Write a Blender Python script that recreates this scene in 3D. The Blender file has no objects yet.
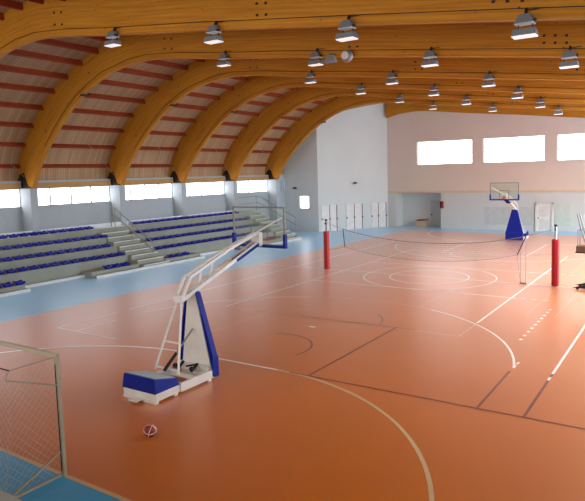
import bpy, math, random
from mathutils import Vector, Matrix
random.seed(4)
S = bpy.context.scene
C = S.collection
PI = math.pi

# ------------------------------------------------------------------ camera
yaw, pit, rol, F = 0.5697, -0.0917, -0.0259, 593.02
CAM = Vector((10.1817, -25.657, 4.8713)); PX, PY = 21.2232, -22.0338
fw = Vector((-math.sin(yaw)*math.cos(pit), math.cos(yaw)*math.cos(pit), math.sin(pit)))
rt0 = Vector((math.cos(yaw), math.sin(yaw), 0)); up0 = rt0.cross(fw)
rt = rt0*math.cos(rol) + up0*math.sin(rol); up = -rt0*math.sin(rol) + up0*math.cos(rol)
cd = bpy.data.cameras.new('camera'); cam = bpy.data.objects.new('camera', cd); C.objects.link(cam)
m = Matrix((rt, up, -fw)).transposed().to_4x4(); m.translation = CAM; cam.matrix_world = m
cd.sensor_width = 36; cd.lens = F*36/585; cd.shift_x = -PX/585; cd.shift_y = PY/585
cd.clip_start = .05; cd.clip_end = 300
S.camera = cam
# ------------------------------------------------------------------ world, view
W = bpy.data.worlds.new('world'); S.world = W; W.use_nodes = True
W.node_tree.nodes['Background'].inputs[0].default_value = (.8, .88, 1, 1)
W.node_tree.nodes['Background'].inputs[1].default_value = 1.0
S.view_settings.view_transform = 'Standard'; S.view_settings.look = 'None'
S.view_settings.exposure = 0.2; S.view_settings.gamma = 1; S.view_settings.use_curve_mapping = False
PANE = 4.6          # daylight through the panes in the far and left walls
SIDE = 3.0           # glow of the unseen right wall's glazing, added to light the hall
def area(name, loc, rot, sx, sy, power, col):
    l = bpy.data.lights.new(name, 'AREA'); l.shape = 'RECTANGLE'; l.size = sx; l.size_y = sy; l.energy = power; l.color = col
    o = bpy.data.objects.new(name, l); o.location = loc; o.rotation_euler = rot; C.objects.link(o); return o
# added fill light at the assumed glazing of the unseen right wall
area('side_fill', (19.2, 8.5, 3.4), (0, math.radians(90), 0), 4.6, 21, 900, (.93, .99, .96))
# added fill lights under made-up roof glazing on the unseen right slope
for yc, ly in ((0.87, 4.3), (6.12, 4.5), (11.5, 4.5)):
    area('roof_fill', (14, yc, 8.22), (0, math.radians(7), 0), 7.6, ly, 1200, (.94, .99, .95))
# added fill light at assumed windows of the unseen wall behind the gallery
area('gallery_fill', (0, -28.7, 6.3), (math.radians(90), 0, 0), 34, 2.2, 1250, (1, .97, .92))

# ------------------------------------------------------------------ materials
def s2l(c): return tuple((x/12.92 if x <= .04045 else ((x+.055)/1.055)**2.4) for x in [v/255 for v in c]) + (1,)
def mat(name, col, rough=.5, metal=0, noise=None, nscale=3, stretch=(1,1,1), bump=0, spec=.5, emit=0, alpha=1, trans=0, coord='Object'):
    mt = bpy.data.materials.new(name); mt.use_nodes = True; nt = mt.node_tree; b = nt.nodes['Principled BSDF']
    col = s2l(col); b.inputs['Base Color'].default_value = col
    b.inputs['Roughness'].default_value = rough; b.inputs['Metallic'].default_value = metal
    b.inputs['Specular IOR Level'].default_value = spec
    if emit: b.inputs['Emission Color'].default_value = col; b.inputs['Emission Strength'].default_value = emit
    if alpha < 1: b.inputs['Alpha'].default_value = alpha
    if trans: b.inputs['Transmission Weight'].default_value = trans; b.inputs['IOR'].default_value = 1.45
    tc = nt.nodes.new('ShaderNodeTexCoord'); mp = nt.nodes.new('ShaderNodeMapping'); nt.links.new(tc.outputs[coord], mp.inputs[0])
    mp.inputs['Scale'].default_value = stretch
    n = nt.nodes.new('ShaderNodeTexNoise'); n.inputs['Scale'].default_value = nscale; n.inputs['Detail'].default_value = 5
    nt.links.new(mp.outputs[0], n.inputs[0])
    r = nt.nodes.new('ShaderNodeMapRange'); k = .06 if noise is None else noise
    r.inputs['From Min'].default_value = .3; r.inputs['From Max'].default_value = .7
    r.inputs['To Min'].default_value = 1-k; r.inputs['To Max'].default_value = 1+k; nt.links.new(n.outputs[0], r.inputs[0])
    mx = nt.nodes.new('ShaderNodeVectorMath'); mx.operation = 'SCALE'; mx.inputs[0].default_value = col[:3]
    nt.links.new(r.outputs[0], mx.inputs['Scale']); nt.links.new(mx.outputs[0], b.inputs['Base Color'])
    if bump:
        bp = nt.nodes.new('ShaderNodeBump'); bp.inputs['Strength'].default_value = bump; bp.inputs['Distance'].default_value = .02
        nt.links.new(n.outputs[0], bp.inputs['Height']); nt.links.new(bp.outputs[0], b.inputs['Normal'])
    return mt
def wood(name, dark, light, coord='UV', sc=(.25, 9, 9), rough=.75):
    mt = bpy.data.materials.new(name); mt.use_nodes = True; nt = mt.node_tree; b = nt.nodes['Principled BSDF']; b.inputs['Roughness'].default_value = rough
    tc = nt.nodes.new('ShaderNodeTexCoord'); mp = nt.nodes.new('ShaderNodeMapping'); nt.links.new(tc.outputs[coord], mp.inputs[0]); mp.inputs['Scale'].default_value = sc
    n = nt.nodes.new('ShaderNodeTexNoise'); n.inputs['Scale'].default_value = 1.6; n.inputs['Detail'].default_value = 6; n.inputs['Roughness'].default_value = .65
    nt.links.new(mp.outputs[0], n.inputs[0])
    cr = nt.nodes.new('ShaderNodeValToRGB'); cr.color_ramp.elements[0].position = .3; cr.color_ramp.elements[1].position = .7
    cr.color_ramp.elements[0].color = s2l(dark); cr.color_ramp.elements[1].color = s2l(light); nt.links.new(n.outputs[0], cr.inputs[0])
    # scattered knots
    v = nt.nodes.new('ShaderNodeTexVoronoi'); v.inputs['Scale'].default_value = 2.2
    mp2 = nt.nodes.new('ShaderNodeMapping'); mp2.inputs['Scale'].default_value = (1, 2.2, 2.2) if coord == 'UV' else (1, 1, 1)
    nt.links.new(tc.outputs[coord], mp2.inputs[0]); nt.links.new(mp2.outputs[0], v.inputs[0])
    lt = nt.nodes.new('ShaderNodeMath'); lt.operation = 'LESS_THAN'; lt.inputs[1].default_value = .07; nt.links.new(v.outputs[0], lt.inputs[0])
    mx = nt.nodes.new('ShaderNodeMix'); mx.data_type = 'RGBA'; nt.links.new(lt.outputs[0], mx.inputs[0]); nt.links.new(cr.outputs[0], mx.inputs[6])
    mx.inputs[7].default_value = s2l(tuple(int(c*.5) for c in dark)); nt.links.new(mx.outputs[2], b.inputs['Base Color'])
    return mt
def deckmat():
    mt = bpy.data.materials.new('deck_boards'); mt.use_nodes = True; nt = mt.node_tree; b = nt.nodes['Principled BSDF']; b.inputs['Roughness'].default_value = .7
    tc = nt.nodes.new('ShaderNodeTexCoord'); sp = nt.nodes.new('ShaderNodeSeparateXYZ'); nt.links.new(tc.outputs['Object'], sp.inputs[0])
    a = nt.nodes.new('ShaderNodeMath'); a.operation = 'MULTIPLY'; a.inputs[1].default_value = 1/.16; nt.links.new(sp.outputs['Y'], a.inputs[0])
    fl = nt.nodes.new('ShaderNodeMath'); fl.operation = 'FLOOR'; nt.links.new(a.outputs[0], fl.inputs[0])
    fr = nt.nodes.new('ShaderNodeMath'); fr.operation = 'FRACT'; nt.links.new(a.outputs[0], fr.inputs[0])
    wn = nt.nodes.new('ShaderNodeTexWhiteNoise'); wn.noise_dimensions = '1D'; nt.links.new(fl.outputs[0], wn.inputs['W'])
    cr = nt.nodes.new('ShaderNodeValToRGB'); cr.color_ramp.elements[0].color = s2l((180, 142, 104)); cr.color_ramp.elements[1].color = s2l((198, 162, 124))
    nt.links.new(wn.outputs['Value'], cr.inputs[0])
    lt = nt.nodes.new('ShaderNodeMath'); lt.operation = 'LESS_THAN'; lt.inputs[1].default_value = .1; nt.links.new(fr.outputs[0], lt.inputs[0])
    mx = nt.nodes.new('ShaderNodeMix'); mx.data_type = 'RGBA'; nt.links.new(lt.outputs[0], mx.inputs[0]); nt.links.new(cr.outputs[0], mx.inputs[6]); mx.inputs[7].default_value = s2l((150, 112, 78))
    nt.links.new(mx.outputs[2], b.inputs['Base Color']); return mt
M = {}
M['glulam'] = wood('glulam_wood', (178, 104, 4), (216, 150, 30))
M['purlin'] = wood('purlin_wood', (138, 46, 10), (170, 72, 22), 'Object', (9, .4, 9))
M['deck'] = deckmat()
M['orange'] = mat('orange_vinyl', (206, 110, 0), .3, noise=.05, nscale=.35, bump=0)
M['blue'] = mat('blue_vinyl', (0, 176, 244), .3, noise=.05, nscale=.4)
M['line'] = mat('white_line', (250, 248, 244), .35, noise=.04)
M['cream'] = mat('cream_line', (214, 184, 140), .35, noise=.06)
M['maroon'] = mat('maroon_no_glare_line', (110, 22, 16), .4, noise=.1)  # stretches without glare; white ones carry the window reflection in their colour
M['faint'] = mat('faint_line', (222, 168, 130), .35, noise=.08)  # line colour closer to the orange of the floor
M['wall'] = mat('wall_paint', (222, 228, 226), .8, noise=.02, nscale=.6)
M['wallcream'] = mat('wall_paint_upper', (230, 214, 200), .8, noise=.02, nscale=.6)
M['wallblue'] = mat('wall_paint_lower', (214, 218, 216), .6, noise=.02, nscale=.6)
M['trim'] = mat('trim_cream', (226, 200, 168), .6)
M['concrete'] = mat('concrete', (150, 156, 146), .85, noise=.07, nscale=1.3, bump=.1)
M['concedge'] = mat('painted_edge', (216, 222, 222), .6)
M['strip'] = mat('glare_white', (226, 236, 246), .4)  # blue-white standing in for glare below the windows
M['column'] = mat('column_paint', (180, 190, 196), .8, noise=.02)
M['parapet'] = mat('parapet_paint', (104, 106, 104), .7, noise=.03)
M['white'] = mat('white_enamel', (226, 224, 218), .35)
M['doorwhite'] = mat('white_door', (238, 236, 234), .4)
M['doorgrey'] = mat('grey_door', (196, 202, 200), .5)
M['steel'] = mat('galvanised_steel', (165, 168, 168), .4, .7, noise=.1, nscale=8)
M['greymetal'] = mat('grey_paint', (150, 154, 154), .45, .2)
M['lampgrey'] = mat('lamp_grey', (128, 136, 140), .5, .1)
M['bar'] = mat('goal_bar_paint', (176, 164, 140), .45)
M['frame'] = mat('dark_frame', (128, 124, 116), .5, .2)
M['eaves'] = mat('eaves_board', (196, 150, 92), .7)
M['dark'] = mat('dark_metal', (34, 32, 32), .5, .3)
M['seat'] = mat('blue_plastic', (8, 24, 158), .6, spec=.2)
M['pad'] = mat('blue_pad', (6, 34, 140), .6, spec=.25)
M['padtop'] = mat('pale_lid', (170, 190, 200), .5)
M['red'] = mat('red_pad', (172, 12, 20), .5)
M['rim'] = mat('orange_rim', (214, 90, 40), .45)
M['netw'] = mat('white_cord', (214, 204, 190), .7)
M['netg'] = mat('grey_cord', (150, 144, 138), .7)
M['brown'] = mat('brown_board', (116, 86, 62), .6, noise=.15, nscale=8)
M['green'] = mat('pale_green_panel', (206, 218, 208), .4)
M['pale'] = mat('pale_grey_panel', (200, 206, 206), .35)
M['lens'] = mat('lamp_lens', (244, 242, 236), .3, emit=.55)
M['ballred'] = mat('ball_red', (150, 50, 34), .5)
M['ballwhite'] = mat('ball_white', (225, 215, 205), .5)
M['pane'] = mat('daylit_pane', (238, 238, 242), .4, emit=PANE, noise=.015)
M['softpane'] = mat('near_fill_pane', (238, 238, 242), .4, emit=1.6, noise=.015)  # weaker glow for the unseen near-wall windows, added as fill
M['sidepane'] = mat('side_fill_pane', (236, 240, 244), .4, emit=SIDE, noise=.01)
for k in ('orange', 'blue', 'line', 'cream', 'maroon', 'faint'):
    b = M[k].node_tree.nodes['Principled BSDF']; b.inputs['Coat Weight'].default_value = 1; b.inputs['Coat Roughness'].default_value = .38; b.inputs['Coat IOR'].default_value = 1.65; b.inputs['Specular IOR Level'].default_value = .15; b.inputs['Sheen Weight'].default_value = .22; b.inputs['Sheen Roughness'].default_value = .28; b.inputs['Sheen Tint'].default_value = (1, .97, .95, 1)
def glass():
    mt = bpy.data.materials.new('clear_glass'); mt.use_nodes = True; nt = mt.node_tree; nt.nodes.clear()
    o = nt.nodes.new('ShaderNodeOutputMaterial'); t = nt.nodes.new('ShaderNodeBsdfTransparent'); t.inputs[0].default_value = (.93, .97, .95, 1)
    g = nt.nodes.new('ShaderNodeBsdfGlossy'); g.inputs['Roughness'].default_value = .05; d = nt.nodes.new('ShaderNodeBsdfDiffuse'); d.inputs[0].default_value = (.75, .85, .82, 1)
    a = nt.nodes.new('ShaderNodeMixShader'); a.inputs[0].default_value = .06; b = nt.nodes.new('ShaderNodeMixShader'); b.inputs[0].default_value = .06
    nt.links.new(t.outputs[0], a.inputs[1]); nt.links.new(d.outputs[0], a.inputs[2]); nt.links.new(a.outputs[0], b.inputs[1]); nt.links.new(g.outputs[0], b.inputs[2]); nt.links.new(b.outputs[0], o.inputs[0])
    return mt
M['glass'] = glass()

# ------------------------------------------------------------------ helpers
class MB:
    def __init__(s): s.v = []; s.f = []; s.m = []; s.uv = {}
    def add(s, vs, fs, mi=0):
        n = len(s.v); s.v += [tuple(v) for v in vs]
        for f in fs: s.f.append(tuple(i+n for i in f)); s.m.append(mi)
        return s
    def box(s, x0, x1, y0, y1, z0, z1, mi=0, M4=None):
        vs = [Vector((x, y, z)) for x in (x0, x1) for y in (y0, y1) for z in (z0, z1)]
        if M4: vs = [M4 @ v for v in vs]
        return s.add(vs, [(0,1,3,2), (4,6,7,5), (0,4,5,1), (2,3,7,6), (0,2,6,4), (1,5,7,3)], mi)
    def hexa(s, b, t, mi=0):     # bottom 4 pts, top 4 pts
        return s.add(list(b)+list(t), [(3,2,1,0), (4,5,6,7), (0,1,5,4), (1,2,6,5), (2,3,7,6), (3,0,4,7)], mi)
    def tube(s, pts, r, n=6, mi=0, caps=True, closed=False):
        pts = [Vector(p) for p in pts]; rings = []; N = len(pts)
        for i, p in enumerate(pts):
            if closed: d = pts[(i+1) % N]-pts[i-1]
            else: d = (pts[min(i+1, N-1)]-pts[max(i-1, 0)])
            d.normalize(); a = Vector((0, 0, 1)) if abs(d.z) < .9 else Vector((1, 0, 0))
            u = d.cross(a).normalized(); w = d.cross(u)
            rr = r[i] if isinstance(r, (list, tuple)) else r
            rings.append([p+(u*math.cos(2*PI*(k+.5)/n)+w*math.sin(2*PI*(k+.5)/n))*rr for k in range(n)])
        fs = []
        for i in range(N if closed else N-1):
            j = (i+1) % N
            for k in range(n): fs.append((i*n+k, i*n+(k+1) % n, j*n+(k+1) % n, j*n+k))
        if caps and not closed: fs += [tuple(range(n-1, -1, -1)), tuple((N-1)*n+k for k in range(n))]
        return s.add([v for q in rings for v in q], fs, mi)
    def bar(s, a, b, w, h, mi=0): # rectangular bar
        a, b = Vector(a), Vector(b); d = (b-a).normalized(); up = Vector((0, 0, 1)) if abs(d.z) < .95 else Vector((0, 1, 0))
        u = d.cross(up).normalized(); q = u.cross(d); o = [(-1,-1), (1,-1), (1,1), (-1,1)]
        vs = [p+u*(i*w/2)+q*(j*h/2) for p in (a, b) for i, j in o]
        return s.add(vs, [(3,2,1,0), (4,5,6,7), (0,1,5,4), (1,2,6,5), (2,3,7,6), (3,0,4,7)], mi)
    def lathe(s, prof, n=16, c=(0,0,0), mi=0):
        vs = [(c[0]+r*math.cos(2*PI*k/n), c[1]+r*math.sin(2*PI*k/n), c[2]+z) for r, z in prof for k in range(n)]
        fs = [(i*n+k, i*n+(k+1) % n, (i+1)*n+(k+1) % n, (i+1)*n+k) for i in range(len(prof)-1) for k in range(n)]
        fs += [tuple(range(n-1, -1, -1)), tuple((len(prof)-1)*n+k for k in range(n))]
        return s.add(vs, fs, mi)
    def prism(s, poly, y0, y1, mi=0):   # convex-ish polygon in xz, extruded in y
        n = len(poly); vs = [(x, y0, z) for x, z in poly]+[(x, y1, z) for x, z in poly]
        return s.add(vs, [tuple(range(n)), tuple(range(2*n-1, n-1, -1))]+[(i, i+n, (i+1) % n+n, (i+1) % n) for i in range(n)], mi)
    def build(s, name, mats, parent=None, smooth=False, bevel=0, uvs=None):
        me = bpy.data.meshes.new(name); me.from_pydata(s.v, [], s.f)
        for q in (mats if isinstance(mats, (list, tuple)) else [mats]): me.materials.append(M[q] if isinstance(q, str) else q)
        me.polygons.foreach_set('material_index', s.m)
        if uvs:
            l = me.uv_layers.new(name='UVMap')
            for lp in me.loops: l.data[lp.index].uv = uvs[lp.vertex_index]
        me.validate(); me.update()
        import bmesh
        b = bmesh.new(); b.from_mesh(me); bmesh.ops.recalc_face_normals(b, faces=b.faces); b.to_mesh(me); b.free()
        if smooth: me.polygons.foreach_set('use_smooth', [True]*len(me.polygons))
        o = bpy.data.objects.new(name, me); C.objects.link(o)
        if parent: o.parent = parent
        if bevel:
            md = o.modifiers.new('bevel', 'BEVEL'); md.width = bevel; md.segments = 2; md.limit_method = 'ANGLE'
        return o
def tag(o, label, cat, group=None, kind=None):
    o['label'] = label; o['category'] = cat
    if group: o['group'] = group
    if kind: o['kind'] = kind
    return o
def thing(name, label, cat, loc=(0,0,0), rz=0, group=None):
    o = bpy.data.objects.new(name, None); C.objects.link(o); o.location = loc; o.rotation_euler = (0, 0, rz); o.empty_display_size = .1
    return tag(o, label, cat, group)
def struct(o): o['kind'] = 'structure'; return o
def dup(o, parent=None, loc=None, rz=None, label=None, group=None):
    c = o.copy(); C.objects.link(c); c.parent = parent
    if loc is not None: c.location = loc
    if rz is not None: c.rotation_euler = (0, 0, rz)
    if label: c['label'] = label
    if group: c['group'] = group
    for ch in list(o.children): dup(ch, c)
    return c

# ------------------------------------------------------------------ hall dimensions
XL, XR, YF, YN = -19.6, 19.6, 22.34, -29.0
BY = [-23.5, -18.0, -12.5, -7.4, -1.7, 3.44, 8.8, 14.2, 22.05]      # beam planes
BOT = [(-18.72,4.5),(-18.4,5.1),(-17.95,5.8),(-17.38,6.42),(-16.6,7.2),(-15.75,7.9),(-14.75,8.6),(-13.75,9.12),(-12.7,9.55),(-11.9,9.75),(-11.0,9.87),(-9.8,9.95),(-9,9.91),(-8.05,9.8),(-5.5,9.46),(-1.9,9.08),(3.7,8.39),(7.56,7.9),(13,7.15),(19.5,6.3)]
TOP = [(-19.98,4.5),(-20.02,5.2),(-19.75,6.0),(-19.3,6.75),(-18.6,7.6),(-17.5,8.6),(-16.5,9.3),(-15.3,9.92),(-14.1,10.45),(-12.9,10.85),(-11.9,11.1),(-10.9,11.26),(-9.7,11.33),(-8.1,11.2),(-5.3,10.85),(-1.7,10.42),(3.9,9.7),(7.8,9.2),(13.2,8.5),(19.6,7.65)]
def resample(P, step):
    out = [P[0]]; acc = 0; L = [0]
    for a, b in zip(P, P[1:]): L.append(L[-1]+math.hypot(b[0]-a[0], b[1]-a[1]))
    n = round(L[-1]/step); res = []
    for i in range(n+1):
        s = L[-1]*i/n; k = 0
        while k < len(P)-2 and L[k+1] < s: k += 1
        t = (s-L[k])/(L[k+1]-L[k]); res.append((P[k][0]+(P[k+1][0]-P[k][0])*t, P[k][1]+(P[k+1][1]-P[k][1])*t))
    return res, L[-1]
def smooth(P, it=2):    # Chaikin
    for _ in range(it):
        Q = [P[0]]
        for a, b in zip(P, P[1:]):
            Q += [(a[0]*.75+b[0]*.25, a[1]*.75+b[1]*.25), (a[0]*.25+b[0]*.75, a[1]*.25+b[1]*.75)]
        P = Q+[P[-1]]
    return P
TS = smooth(TOP); BS = smooth(BOT)
def zat(P, x):
    for a, b in zip(P, P[1:]):
        if a[0] <= x <= b[0]: return a[1]+(b[1]-a[1])*(x-a[0])/(b[0]-a[0]+1e-9)
    return P[-1][1]

# ------------------------------------------------------------------ floor with its painted court
fl = MB(); Z = 0.0
fl.box(-10, 10, -20, 20, -.05, 0, 0)
fl.box(XL-.3, -10, YN, 26.5, -.05, 0, 1); fl.box(10, XR+.3, YN, 26.5, -.05, 0, 1)
fl.box(-10, 10, YN, -20, -.05, 0, 1); fl.box(-10, 10, 20, 26.5, -.05, 0, 1)
def seg(x0, y0, x1, y1, w=.06, mi=2, z=.003):
    d = Vector((x1-x0, y1-y0, 0)); L = d.length; d /= L; n = Vector((-d.y, d.x, 0))*w/2
    a, b = Vector((x0, y0, z)), Vector((x1, y1, z)); fl.add([a-n, b-n, b+n, a+n], [(0,1,2,3)], mi)
def arc(cx, cy, r, a0, a1, w=.06, mi=2, z=.004, n=None):
    n = n or max(8, int(abs(a1-a0)/3)); vs = []; fs = []
    for i in range(n+1):
        a = math.radians(a0+(a1-a0)*i/n)
        for q in (r-w/2, r+w/2): vs.append((cx+q*math.cos(a), cy+q*math.sin(a), z))
    for i in range(n): fs.append((2*i, 2*i+1, 2*i+3, 2*i+2))
    fl.add(vs, fs, mi)
def dashes(x0, y0, x1, y1, L=.15, g=.15, w=.05, mi=2, z=.003):
    d = math.hypot(x1-x0, y1-y0); n = int(d/(L+g)); ux, uy = (x1-x0)/d, (y1-y0)/d
    for i in range(n):
        s = i*(L+g); seg(x0+ux*s, y0+uy*s, x0+ux*(s+L), y0+uy*(s+L), w, mi, z)
for sg in (-1, 1):
    seg(-10, 20*sg, 10, 20*sg, .08, 3); 
    a = 90 if sg < 0 else -90
    # handball goal area and its arc
    arc(1.5, 20*sg, 6, 0, -90*sg, .08, 3); arc(-1.5, 20*sg, 6, 180, 180+90*sg, .09, 2); seg(-1.5, 14*sg, 1.5, 14*sg, .08, 2, .005)
    # basketball
    seg(-7.5, 14*sg, -4.6 if sg < 0 else 7.5, 14*sg, .065, 2)
    if sg < 0: seg(1.9, -14, 7.5+4, -14, .05, 4, .006)
    r = 6.725; t = math.degrees(math.acos(6.6/r))
    if sg < 0:
        arc(0, -12.425, r, t, 68, .06, 2); arc(0, -12.425, r, 68, 112, .05, 5); arc(0, -12.425, r, 112, 180-t, .06, 2)
        seg(6.57, -11.4, 6.57, -14, .06, 4); dashes(6.6, -10.6, 6.58, -11.3, .2, .1, .06, 2)
        seg(-6.57, -12.4, -6.57, -14, .06, 2)
        seg(2.45, -14, 2.45, -8.2-.7, .06, 4, .005); seg(-2.45, -14, -2.45, -8.9, .04, 5)
        seg(-3.1, -9.05, 3.1, -8.95, .05, 4); arc(0, -9.0, 1.8, 10, 50, .04, 4); arc(0, -9, 1.8, 130, 170, .04, 5)
        arc(0, -12.425, 1.3, -15, 115, .05, 4); seg(-.08, -10.05, .15, -10.05, .12, 2)
    else:
        arc(0, 12.425, r, 180+t, 360-t, .065, 2); seg(-2.45, 14, -2.45, 8.2, .065, 2); seg(2.45, 14, 2.45, 8.2, .065, 2); seg(-2.45, 8.2, 2.45, 8.2, .065, 2); arc(0, 8.2, 1.8, 180, 360, .065, 2)
    seg(-4.5, 9*sg, 4.5, 9*sg, .04, 5 if sg < 0 else 2); seg(-4.5, 3*sg, 4.7, 3*sg, .065, 2); dashes(4.8, 2.95*sg, 6.3, 2.95*sg, .2, .2)
seg(-10, 0, 10, 0, .065, 2)
seg(7.5, -11.0, 7.5, 14, .065, 2); seg(7.5, -11, 7.5, -14, .06, 4, .005); dashes(7.5, -10.9, 7.5, -12, .25, .25, .06, 2, .007)  # one line split by colour, white stretch imitating the window reflection
seg(-7.5, -14, -7.5, -11.6, .06, 2); seg(-7.5, -11.0, -7.5, 14, .065, 2)
seg(4.5, -7.3, 4.5, 9, .07, 2, .005); dashes(4.5, -9, 4.5, -7.3, .2, .12, .07, 5)
seg(-4.5, -9, -4.5, 9, .065, 2); seg(-5.0, -8.35, -3.9, -7.4, .065, 2); seg(-4.9, -7.2, -4.1, -8.0, .04, 2)
dashes(6.15, -8.6, 6.15, -3.6, .16, .3, .09, 2)
arc(0, 0, 3, 0, 360, .06, 2, .006); arc(0, 0, 1.8, 0, 360, .065, 2)
for x in (5.6, 6.5, -5.6, 8.3): seg(x, -5.5, x, 12, .025, 5)
seg(2.0, -5.9, 2.0, 9, .025, 5); seg(-2.4, -6, -2.4, 9, .025, 5)
seg(-10, -20, -10, 20, .05, 5); seg(10, -20, 10, 20, .05, 5)
struct(fl.build('floor', ['orange', 'blue', 'line', 'cream', 'maroon', 'faint']))

# ------------------------------------------------------------------ roof deck, walls
ct = MB(); P = TS
for a, b in zip(P, P[1:]):
    for off, in ((0,),):
        pass
vs = []; n = len(P)
for (x, z) in P:
    for y in (YN-.2, 26.6):
        vs += [(x, y, z), (x, y, z+.12)]
fs = []
for i in range(n-1):
    a, b = i*4, i*4+4
    fs += [(a, b, b+2, a+2), (a+1, a+3, b+3, b+1), (a, a+1, b+1, b), (a+2, b+2, b+3, a+3)]
ct.add(vs, fs); struct(ct.build('ceiling', 'deck'))
# left wall with window band, sill 3.55, head 4.5
SILL, HEAD = 3.5, 4.5
wl = MB(); wl.box(XL-.3, XL, YN, 16.35, 0, SILL); wl.box(XL-.3, XL, YN, 16.35, HEAD, 4.9)
for y in [-26, -23.66]+BY[1:8]+[16.1]: wl.box(XL-.3, XL, y-.215, y+.215, SILL-.01, HEAD+.01)
struct(wl.build('wall_left', 'column'))
def window(name, y0, y1, nm):
    o = struct(thing(name, '', '')); del o['label']; del o['category']
    f = MB(); X0, X1 = XL-.18, XL-.08
    for a, b in ((SILL, SILL+.05), (HEAD-.05, HEAD)): f.box(X0, X1, y0, y1, a, b)
    for i in range(nm+1):
        y = y0+(y1-y0)*i/nm; f.box(X0, X1, max(y-.035, y0), min(y+.035, y1), SILL, HEAD)
    f.build('window_frame', 'frame', o)
    MB().box(XL-.16, XL-.12, y0, y1, SILL, HEAD).build('window_pane', 'pane', o)
wi = 1
for a, b in zip(BY[1:8], BY[2:8]): window('window_%d' % wi, a+.215, b-.215, 4); wi += 1
# columns under the beam feet
for i, y in enumerate(BY[1:8]):
    o = MB().box(XL, -18.75, y-.21, y+.21, 0, 4.5).build('column', 'column', bevel=.01)
    nm = ['second column before the seats, nearest the camera', 'column by the camera end of the seating', 'leftmost column in view, at the end of the front beam', 'second column from the left, beside the first stairs', 'third column from the left behind the seats', 'fourth column from the left behind the seats', 'last column at the far end of the seats by the handrail'][i]
    tag(o, 'pale painted wall column, '+nm, 'column')
# end wall of the seating bay, oblique wall with the doors, far wall
A2, B2 = Vector((-16.2, 16.35, 0)), Vector((-12.65, 22.34, 0)); du = (B2-A2).normalized(); nu = Vector((-du.y, du.x, 0))  # into the block
wb = MB()
def colwall(mb, xs, y0, y1, z0f, mi=0):
    for a, b in zip(xs, xs[1:]):
        za, zb = zat(TS, a)+.05, zat(TS, b)+.05
        mb.hexa([(a, y0, z0f), (b, y0, z0f), (b, y1, z0f), (a, y1, z0f)], [(a, y0, za), (b, y0, zb), (b, y1, zb), (a, y1, za)], mi)
colwall(wb, [-19.6, -19.2, -18.6, -18.1], 16.35, 16.6, 0); colwall(wb, [-17.12, -16.6, -16.2], 16.35, 16.6, 0)
wb.box(-18.1, -17.12, 16.35, 16.6, 0, 1.95); colwall(wb, [-18.1, -17.5, -17.12], 16.35, 16.6, 3.05)
struct(wb.build('wall_back', 'wall'))
o = struct(thing('window_7', '', '')); del o['label']; del o['category']
f = MB(); f.box(-18.1, -18.04, 16.4, 16.5, 1.95, 3.05); f.box(-17.18, -17.12, 16.4, 16.5, 1.95, 3.05); f.box(-18.1, -17.12, 16.4, 16.5, 1.95, 2.0); f.box(-18.1, -17.12, 16.4, 16.5, 3.0, 3.05)
f.build('window_frame', 'white', o); MB().box(-18.06, -17.16, 16.48, 16.52, 1.98, 3.02).build('window_pane', 'pane', o)
ob = MB(); N = 8
for i in range(N):
    a, b = A2+du*(6.96*i/N), A2+du*(6.96*(i+1)/N); c, d = b+nu*.2, a+nu*.2
    zs = [zat(TS, q.x)+.04 for q in (a, b, c, d)]
    ob.hexa([tuple(q) for q in (a, b, c, d)], [(q.x, q.y, z) for q, z in zip((a, b, c, d), zs)])
struct(ob.build('wall_oblique', 'wall'))
def OB(s, off, z): q = A2+du*s-nu*off; return (q.x, q.y, z)
for i, (s0, s1) in enumerate(((.25, 1.72), (2.65, 4.25), (5.2, 6.72))):
    o = struct(thing('door_%d' % (i+1), '', '')); del o['label']; del o['category']
    sm = (s0+s1)/2+.05*(1-i)
    def slab(a, b, z0, z1, d0, d1, nm, mt):
        g = MB().hexa([OB(a, d0, z0), OB(b, d0, z0), OB(b, d1, z0), OB(a, d1, z0)], [OB(a, d0, z1), OB(b, d0, z1), OB(b, d1, z1), OB(a, d1, z1)])
        return g.build(nm, mt, o)
    slab(s0, sm-.03, .02, 2.2, .01, .05, 'door_leaf', 'doorwhite'); slab(sm+.03, s1-.05, .02, 2.2, .01, .05, 'door_leaf', 'doorwhite')
    for s in (sm, s1): slab(s-.035, s+.035, .02, 2.24, .01, .06, 'door_post', 'frame')
    for s in (s0+.05, sm, s1): slab(s-.06, s+.05, 1.0, 1.1, .06, .12, 'door_handle', 'dark')
    slab(s0-.05, s1+.05, 2.2, 2.28, .01, .06, 'door_head', 'wall')
# far wall: recess -11.85..-7.75 up to z 3.0
WIN = [(-9.85, -5.06), (-4.17, .58), (1.44, 6.15), (7.0, 11.7), (12.6, 17.3)]
wf = MB(); y0, y1 = YF, YF+.35
wf.box(-12.65, -11.85, y0, y1, 0, 3.0, 1); wf.box(-7.75, XR, y0, y1, 0, 3.0, 1)
wf.box(-12.65, XR, y0, y1, 3.0, 5.38, 0)
xs = [-12.65]+[q for w in WIN for q in w]+[XR]
for i in range(0, len(xs), 2): wf.box(xs[i], xs[i+1], y0, y1, 5.38, 7.38, 0)
g = [-12.65, -12, -11, -10, -9, -8, -6, -4, 0, 4, 8, 12, 16, XR]; colwall(wf, g, y0, y1, 7.38)
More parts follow.
